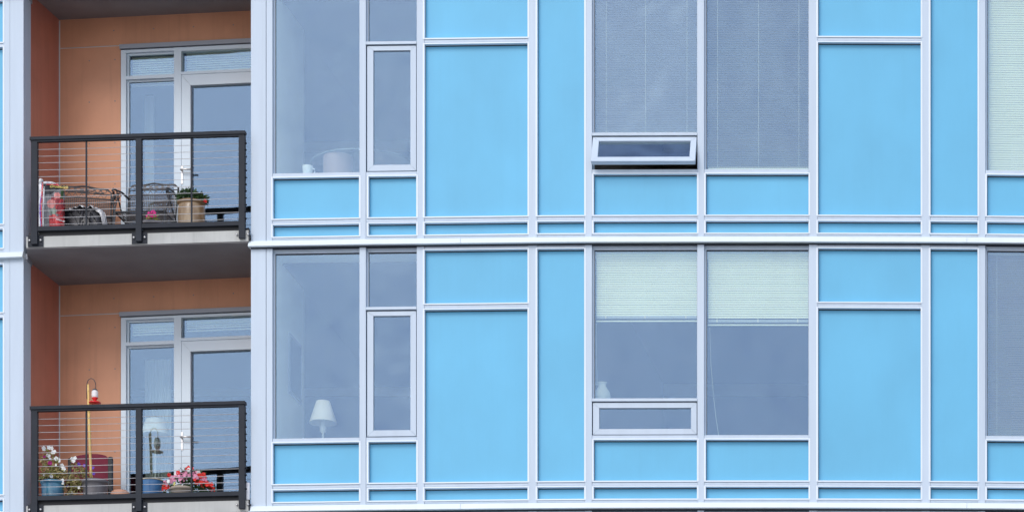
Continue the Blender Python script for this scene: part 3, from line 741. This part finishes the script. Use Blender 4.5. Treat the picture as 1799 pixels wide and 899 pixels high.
lathe_part('bottle', [(.026, H*.36), (.034, H*.42), (.036, H*.8), (.028, H*.86), (.018, H*.88)], 'feedl', t, caps=True)
lathe_part('feeder_label', [(.0368, H*.47), (.0372, H*.8)], 'feedl', t, caps=False)
lathe_part('cap', [(.030, H*.86), (.026, H*.95), (.01, H*.98), (.004, H)], 'iron', t)
lathe_part('nectar_neck', [(.012, H*.16), (.014, H*.22), (.034, H*.36), (.034, H*.42)], 'feedr', t)
lathe_part('dish', [(.03, 0), (.066, H*.05), (.07, H*.10), (.055, H*.15), (.02, H*.20), (.013, H*.22)], 'feedr', t)
# big flower bowl
D = .46
t = pot_thing('flower_bowl', 'overflowing beige bowl of pink and red impatiens behind the lower railing', 'potted plant', 320, D, FB, 0, 'potted plants on the balconies')
h = Z(857, D)-FB
lathe_part('pot', [(.09, 0), (.10, .02), (.125, h-.03), (.133, h-.028), (.135, h), (.125, h), (.118, h-.03), (0, h-.03)], 'beigepot', t, seg=36, caps=False)
lf = leafmb(); leaf_cloud(lf, [cx(315, 848, .15, .055), cx(340, 846, .16, .075), cx(352, 858, .15, .07), cx(362, 862, .09, .06), cx(330, 834, .13, .06), cx(296, 858, .06, .05), cx(368, 858, .06, .05), cx(345, 832, .10, .04)], 760, .05, .026)
lf.build('foliage', M['leaf'], t)
fl = []
for x, y in ((293, 848), (291, 851), (296, 844), (299, 840), (303, 838), (306, 842), (309, 836), (311, 831), (314, 836), (316, 841), (319, 838), (321, 843), (320, 832), (322, 828), (324, 834), (327, 838), (326, 829), (329, 832), (331, 828), (333, 834), (318, 846), (301, 845), (313, 828), (308, 833), (289, 846), (317, 834), (331, 824),
             (338, 829), (341, 832), (344, 829), (347, 833), (340, 837), (343, 836), (349, 830), (336, 832), (361, 842), (357, 840), (347, 838)): fl.append((x+random.uniform(-.8, .8), y+random.uniform(-.6, .6), random.uniform(.021, .028), random.choice('kkkkkw'), random.uniform(-.09, -.02)))
for x, y in ((330, 821), (338, 823), (328, 823), (297, 834), (312, 829), (355, 834), (358, 832), (353, 837), (350, 834), (360, 837), (344, 843), (348, 843), (352, 846), (346, 847), (356, 847), (360, 848), (358, 844), (363, 851), (366, 849), (369, 853), (371, 850), (362, 846), (366, 856), (374, 856), (370, 859), (288, 855), (291, 857), (286, 858), (295, 855), (357, 852), (342, 841), (376, 861)): fl.append((x+random.uniform(-.8, .8), y+random.uniform(-.6, .6), random.uniform(.021, .029), 'r', random.uniform(-.09, -.02)))
fl.append((306, 849, .020, 'y', -.1))
flowers(t, D-.02, fl)
# blue bucket
D = .62
t = pot_thing('blue_bucket', 'blue enamel bucket with a cream rim behind the lower middle post', 'bucket', 267, D, FB)
h = Z(845, D)-FB
lathe_part('bucket_body', [(.105, 0), (.11, .01), (.127, h-.01), (.128, h), (.122, h), (.106, .02), (0, .015)], 'bluebucket', t, seg=40, caps=False)
MB().tube([(.130*math.cos(2*math.pi*k/40), .130*math.sin(2*math.pi*k/40), h+.003) for k in range(41)], .0075, 8).build('rim', M['cream'], t)
# terracotta pot, white cylinder
D = .74
t = pot_thing('terracotta_pot', 'rounded peach terracotta pot just showing above the lower railing beside the middle post', 'pot', 211, D, FB)
h = Z(861, D)-FB
lathe_part('pot_body', [(.09, 0), (.108, h*.4), (.116, h*.72), (.108, h*.88), (.085, h*.96), (.05, h*.985), (0, h*.98)], 'terra', t, caps=False)
lathe_part('lid', [(.112, h*.78), (.108, h*.9), (.080, h*.985), (.04, h), (0, h*1.0)], 'terra', t, caps=False)
D = .155
t = pot_thing('white_cylinder', 'slim white cylinder standing by the right end post of the lower railing', 'canister', 435.0, D, FB)
h = Z(846, D)-FB
lathe_part('cylinder_body', [(.024, .012), (.026, .02), (.026, h-.01), (.023, h-.008)], 'bagw', t)
lathe_part('cap', [(.0262, h-.0095), (.0262, h-.002), (.02, h)], 'bluebucket', t); lathe_part('foot', [(.022, 0), (.022, .014)], 'dark', t)

# ------------------------------------------------------------------ patio furniture
def iron_chair(label, x, d, zf, rz, w=.57, H=.84):
    q = P(x, d); t = thing('patio_chair', label, 'chair', (q.x, q.y, zf), rz, 'wrought iron patio chairs')
    hw = w/2; y0, y1 = -.28, .18; sh = .41
    yb = lambda z: y1+(z-sh)*.22
    for sx in (-1, 1):
        MB().tube([(sx*hw, y0, sh), (sx*(hw+.015), y0-.03, sh*.5), (sx*(hw+.01), y0-.02, 0)], .0115, 8).build('leg', M['iron'], t)
        MB().tube([(sx*(hw-.02), y1, sh), (sx*hw, y1+.05, 0)], .0115, 8).build('leg', M['iron'], t)
    mb = MB(); mb.tube([(-hw, y0, sh), (hw, y0, sh), (hw, y1, sh), (-hw, y1, sh), (-hw, y0, sh)], .011, 8); mb.build('seat_frame', M['iron'], t)
    mb = MB()
    for k in range(24): xx = -hw+w*(k+.5)/24; mb.box(W0, xx-.005, xx+.005, -y1, -y0, sh-.003, sh+.001)
    for k in range(16): yy = y0+(y1-y0)*(k+.5)/16; mb.box(W0, -hw, hw, -yy-.004, -yy+.004, sh+.0015, sh+.004)
    mb.build('seat', M['mesh'], t)
    # back frame with rounded, slightly waved top
    pts = [(-hw+.01, yb(sh), sh)]
    for k in range(15):
        f_ = k/14; a = -1+2*f_
        z = H-.012*abs(a)+.012*math.cos(a*6.28)*.6
        pts.append((a*(hw-.0), yb(z), z-(.045 if k in (0, 14) else .008 if k in (1, 13) else 0)))
    pts.append((hw-.01, yb(sh), sh))
    MB().tube(pts, .0105, 8).build('back_frame', M['iron'], t)
    z1, z2 = H-.075, H-.135
    cb = MB()
    for z in (z1, z2): cb.tube([(-hw+.004, yb(z), z), (hw-.004, yb(z), z)], .006, 6)
    cb.build('crossbars', M['iron'], t)
    sc = MB()
    for k in range(7):                                        # leaf scrolls in the top panel
        c = -hw*.72+1.44*hw*k/6
        for s_ in (-1, 1):
            sc.tube([(c+s_*.05*math.cos(a)*(1-a/9)-.0, yb(H-.04), H-.04+.026*math.sin(a)*(1-a/9)) for a in [j*.55 for j in range(9)]], .0045, 5)
        sc.tube([(c-.04, yb(z1), z1), (c, yb(z2), z2), (c+.04, yb(z1), z1)], .004, 5)
    for k in range(60): 
        c = random.uniform(-hw*.7, hw*.7); zz = z1+.004+random.random()*.03*(1-abs(c)/hw)
        sc.tube([(c-.012, yb(zz), zz), (c+.012, yb(zz), zz+random.uniform(-.012, .012))], .0055, 4)
    sc.build('scrollwork', M['mesh'], t)
    mb = MB(); nx = 26
    for k in range(nx):
        xx = -hw+.02+(w-.04)*(k+.5)/nx
        mb.tube([(xx, yb(sh), sh+.02), (xx, yb(z2), z2)], .0044, 4)
    for k in range(17):
        z = sh+.02+(z2-sh-.02)*(k+.5)/17; mb.tube([(-hw+.01, yb(z)-.004, z), (hw-.01, yb(z)-.004, z)], .0042, 4)
    mb.build('back_mesh', M['mesh'], t)
    for sx in (-1, 1):
        ar = MB(); xx = sx*(hw+.012); za = .70
        ar.tube([(sx*hw, yb(za+.03), za+.03), (xx, .02, za+.03), (xx+sx*.01, -.16, za), (xx+sx*.012, -.27, za-.02), (xx+sx*.012, -.31, za-.055), (xx+sx*.012, -.28, za-.075), (xx+sx*.012, -.25, za-.05)], .0125, 8)
        ar.tube([(xx, y0, sh), (xx+sx*.006, -.20, sh+.10), (xx, -.10, za-.02)], .009, 6)
        ar.tube([(xx, y1, sh), (xx, -.02, sh+.11), (xx, -.18, za-.02)], .009, 6)
        ar.tube([(xx+.035*math.cos(a)*(1-a/14), -.12, za-.06+.045*math.sin(a)*(1-a/14)) for a in [j*.6 for j in range(12)]], .006, 5)
        ar.build('armrest', M['iron'], t)
    return t
iron_chair('black wrought iron chair with mesh back, against the orange wall behind the soil bag', 150, 1.16, FA, R(14), .60, .915)
iron_chair('black wrought iron chair with mesh back, in front of the upper balcony window', 258, 1.02, FA, R(-4), .575, .905)
# maroon chair
D = 1.12
q = P(151.5, D); t = thing('canvas_chair', 'maroon canvas backed chair with black posts on the lower balcony', 'chair', (q.x, q.y, FB), R(-8))
hw = .242; Hc = Z(798, D+.12)-FB
for sx in (-1, 1):
    mb = MB(); mb.box(W0, sx*hw-.022, sx*hw+.022, -.16, -.11, 0, Hc-.055); mb.tube([(sx*hw, .135, Hc-.07), (sx*hw, .135, Hc-.035)], .026, 10); mb.build('back_post', M['black'], t)
    MB().box(W0, sx*hw-.018, sx*hw+.018, .22, .26, 0, .42).build('front_leg', M['black'], t)
mb = MB(); vs = []; n = 20
for k in range(n+1):
    a = -1+2*k/n; zt_ = Hc-.06+.075*math.sqrt(max(0, 1-(a*.98)**2)); yy = .11+.035*(1-a*a)
    vs += [(a*(hw-.023), yy, .40), (a*(hw-.023), yy, zt_), (a*(hw-.023), yy+.014, zt_), (a*(hw-.023), yy+.014, .40)]
fs = []
for k in range(n):
    a, b = 4*k, 4*k+4; fs += [(a, b, b+1, a+1), (a+1, b+1, b+2, a+2), (a+2, b+2, b+3, a+3), (a+3, b+3, b, a)]
mb.add(vs, fs+[(0, 1, 2, 3), (4*n, 4*n+3, 4*n+2, 4*n+1)], False); mb.build('canvas_back', M['maroon'], t)
MB().box(W0, -hw+.023, hw-.023, -.10, .27, .40, .425).build('canvas_seat', M['maroon'], t)

# ------------------------------------------------------------------ soil bags
D = .62
q = P(90.5, D); t = thing('soil_bag', 'upright soil bag printed red, black and white at the left end of the upper balcony', 'bag', (q.x, q.y, FA))
K = (70+D)/FPX; yf = CY-FA*FPX/(70+D)                      # photo row of the floor under the bag
toX = lambda px: (px-90.5)*K
toZ = lambda py: (yf-py)*K
NX, NZ = 64, 72
def edge(tv):                                                # left and right outline, photo columns, tv 0 bottom .. 1 top
    l = 67.5-1.5*math.sin(tv*2.6)+.8*math.sin(tv*17); r = 115.5-2.6*tv+.9*math.sin(tv*9+1)
    if tv > .93: r -= (tv-.93)*90; 
    return l, r
def topy(f_): return 325.5-5.8*math.sin(math.pi*min(1, max(0, f_*1.02)))**.8+(5 if f_ > .93 else 0)*(f_-.93)*12
def bagY(f_, tv): 
    a = 2*f_-1; return -.095*(max(0, 1-abs(a)**3.5))**.5*(1-.72*max(0, tv-.62)**1.3/.28)-.006*math.sin(tv*14+f_*5)-.004*math.sin(f_*23+tv*6)
def colr(px, py):
    if px < 73.2+math.sin(py*.08): return 3 if px > 68.2 or (int(py/9) % 3) else 4
    if px < 74.6: return 6
    if px < 77.3: return 4
    if 78.2 < px < 80 and py > 330: return 3
    if py < 324.2 and px < 99: return 3
    if py < 327.5 and 83 < px < 107: return 4
    if (px-93)**2/56+(py-362)**2/64 < 1: return 5
    if (px-103)**2/30+(py-347)**2/32 < 1: return 5
    if (px-96.5)**2/40+(py-375)**2/30 < 1: return 7
    if py > 382+2*math.sin(px*.5) and px > 90: return 4
    if 100 < px and 352 < py < 380: return 9 if math.sin(px*.6+py*.35) < .8 else 4
    if 93 < px < 108 and 349 < py < 356: return 9
    if 108 < px < 112.5 and 334 < py < 352: return 8
    if py > 346 and px < 100: return 2
    if py > 334 and px > 92+(346-py)*1.2 and px < 107: return 2
    return 1 if not (py > 338 and px > 104) else 2
mb = MB()
def bpt(i, j, side):
    f_, tv = i/NX, j/NZ; l, r = edge(tv); px = l+(r-l)*f_; ty = topy(f_); py = yf+(ty-yf)*tv
    y = bagY(f_, tv); return (toX(px), y if side else -y*.8+.0, toZ(py)), px, py
for side in (1, 0):
    V = [[bpt(i, j, side) for i in range(NX+1)] for j in range(NZ+1)]
    for j in range(NZ):
        for i in range(NX):
            mb.cur = colr((V[j][i][1]+V[j][i+1][1])/2, (V[j][i][2]+V[j+1][i][2])/2) if side else 1
            mb.add([V[j][i][0], V[j][i+1][0], V[j+1][i+1][0], V[j+1][i][0]], [(0, 1, 2, 3)], True)
mats = [M[k] for k in ('bagk', 'bagk', 'bagg', 'bagw', 'bagr', 'bagp', 'petalp', 'bagv', 'leaf', 'bagd')]
me = mb.mesh('bag_body', mats); bm = bmesh.new(); bm.from_mesh(me); bmesh.ops.remove_doubles(bm, verts=bm.verts, dist=.0004); bm.to_mesh(me); bm.free()
inst('bag_body', me, t)
ear = MB(); ear.lathe([(.004, -.03), (.022, -.012), (.03, .012), (.02, .032), (.004, .04)], (toX(72), -.01, toZ(320)), 12, True, .18); ear.build('tied_corner', M['bagw'], t)
def lettering(txt, x, y, h_, slant, rot, m, name):
    cu = bpy.data.curves.new(name, 'FONT'); cu.body = txt; cu.size = h_; cu.shear = slant; cu.align_x = 'LEFT'; cu.offset = .0006; cu.extrude = 0
    ob = bpy.data.objects.new(name, cu); COL.objects.link(ob)
    dg = bpy.context.evaluated_depsgraph_get(); me = bpy.data.meshes.new_from_object(ob.evaluated_get(dg))
    bpy.data.objects.remove(ob); bpy.data.curves.remove(cu)
    for v in me.vertices:
        a, b = v.co.x, v.co.y; xx = toX(x)+a*math.cos(rot)-b*math.sin(rot); zz = toZ(y)+a*math.sin(rot)+b*math.cos(rot)
        px = xx/K+90.5; py = yf-zz/K; tv = min(.999, max(0, (yf-py)/(yf-topy(.5)))); l, r = edge(tv); f_ = min(.97, max(.03, (px-l)/(r-l)))
        v.co = (xx, bagY(f_, tv)-.0035, zz)
    me.materials.clear(); me.materials.append(M[m]); inst(name, me, t)
lettering('Gromulch', 88.5, 332, .050, .25, R(-1), 'bagy', 'brand_lettering')
lettering('AMEND', 101.5, 391.0, .026, 0, R(-5), 'bagw', 'product_lettering')
# slumped black bag
D = .78
q = P(153, D); t = thing('open_soil_bag', 'slumped black plastic bag with a torn white rim beside the printed soil bag', 'bag', (q.x, q.y, FA))
K = (70+D)/FPX; yf = CY-FA*FPX/(70+D); toX = lambda px: (px-153)*K; toZ = lambda py: (yf-py)*K
prof = [(112, 374), (120, 371), (130, 368), (140, 364.5), (146, 362.5), (150, 366.5), (158, 366), (162, 363), (168, 367), (175, 369), (182, 376), (187, 383), (190, 392), (191, 404)]
def py_at(px):
    for (a, ya), (b, yb_) in zip(prof, prof[1:]):
        if px <= b: return ya+(yb_-ya)*(px-a)/(b-a)
    return prof[-1][1]
mb = MB(); NX, NZ = 52, 22
for side in (1, -1):
    V = []
    for j in range(NZ+1):
        row = []
        for i in range(NX+1):
            px = 112+79*i/NX; tv = j/NZ; a = 2*i/NX-1; ty = py_at(px)
            z = toZ(yf+(ty-yf)*tv); y = -side*.17*(1-abs(a)**4)**.5*(math.cos(tv*1.45))**.6+.006*math.sin(i*.31+j*.2)*math.sin(j*.33+i*.1)
            row.append((toX(px), y, z))
        V.append(row)
    for j in range(NZ):
        for i in range(NX): mb.add([V[j][i], V[j][i+1], V[j+1][i+1], V[j+1][i]], [(0, 1, 2, 3)], True)
me = mb.mesh('bag_body', M['bagk']); bm = bmesh.new(); bm.from_mesh(me); bmesh.ops.remove_doubles(bm, verts=bm.verts, dist=.0004); bm.to_mesh(me); bm.free(); inst('bag_body', me, t)
rb = MB(); vs = []; n = 60
for k in range(n+1):
    px = 113+78*k/n; w_ = (.010+.020*abs(math.sin(k*.42))**2+(.03 if k > 44 else 0)*(k-44)/16)*(.35 if k < 10 else 1)
    z = toZ(py_at(px)); y = -.03-.05*max(0, (k-40)/20)+.01*math.sin(k*1.1)
    vs += [(toX(px), y+.01, z+.012+.006*math.sin(k*2.1)), (toX(px)-(.02 if k > 46 else 0), -.115, z-w_-.004), (toX(px), y+.03, z-.004)]
fs = []
for k in range(n):
    a, b = 3*k, 3*k+3; fs += [(a, b, b+1, a+1), (a+1, b+1, b+2, a+2), (a+2, b+2, b, a)]
rb.add(vs, fs, True); rb.build('torn_rim', M['bagw'], t)
fl_ = MB(); NX = 14; V = []
for j in range(13):
    tv = j/12; row = []
    for i in range(NX+1):
        f_ = i/NX; px = 180.5+4*tv+(7+2*math.sin(tv*5))*f_; py = 374+28*tv+4*f_
        row.append((toX(px), -.12+.03*math.sin(f_*9+tv*7)+.012*math.sin(f_*21), toZ(py)))
    V.append(row)
for j in range(12):
    for i in range(NX): fl_.add([V[j][i], V[j][i+1], V[j+1][i+1], V[j+1][i]], [(0, 1, 2, 3)], True)
fl_.build('torn_flap', M['bagw'], t)
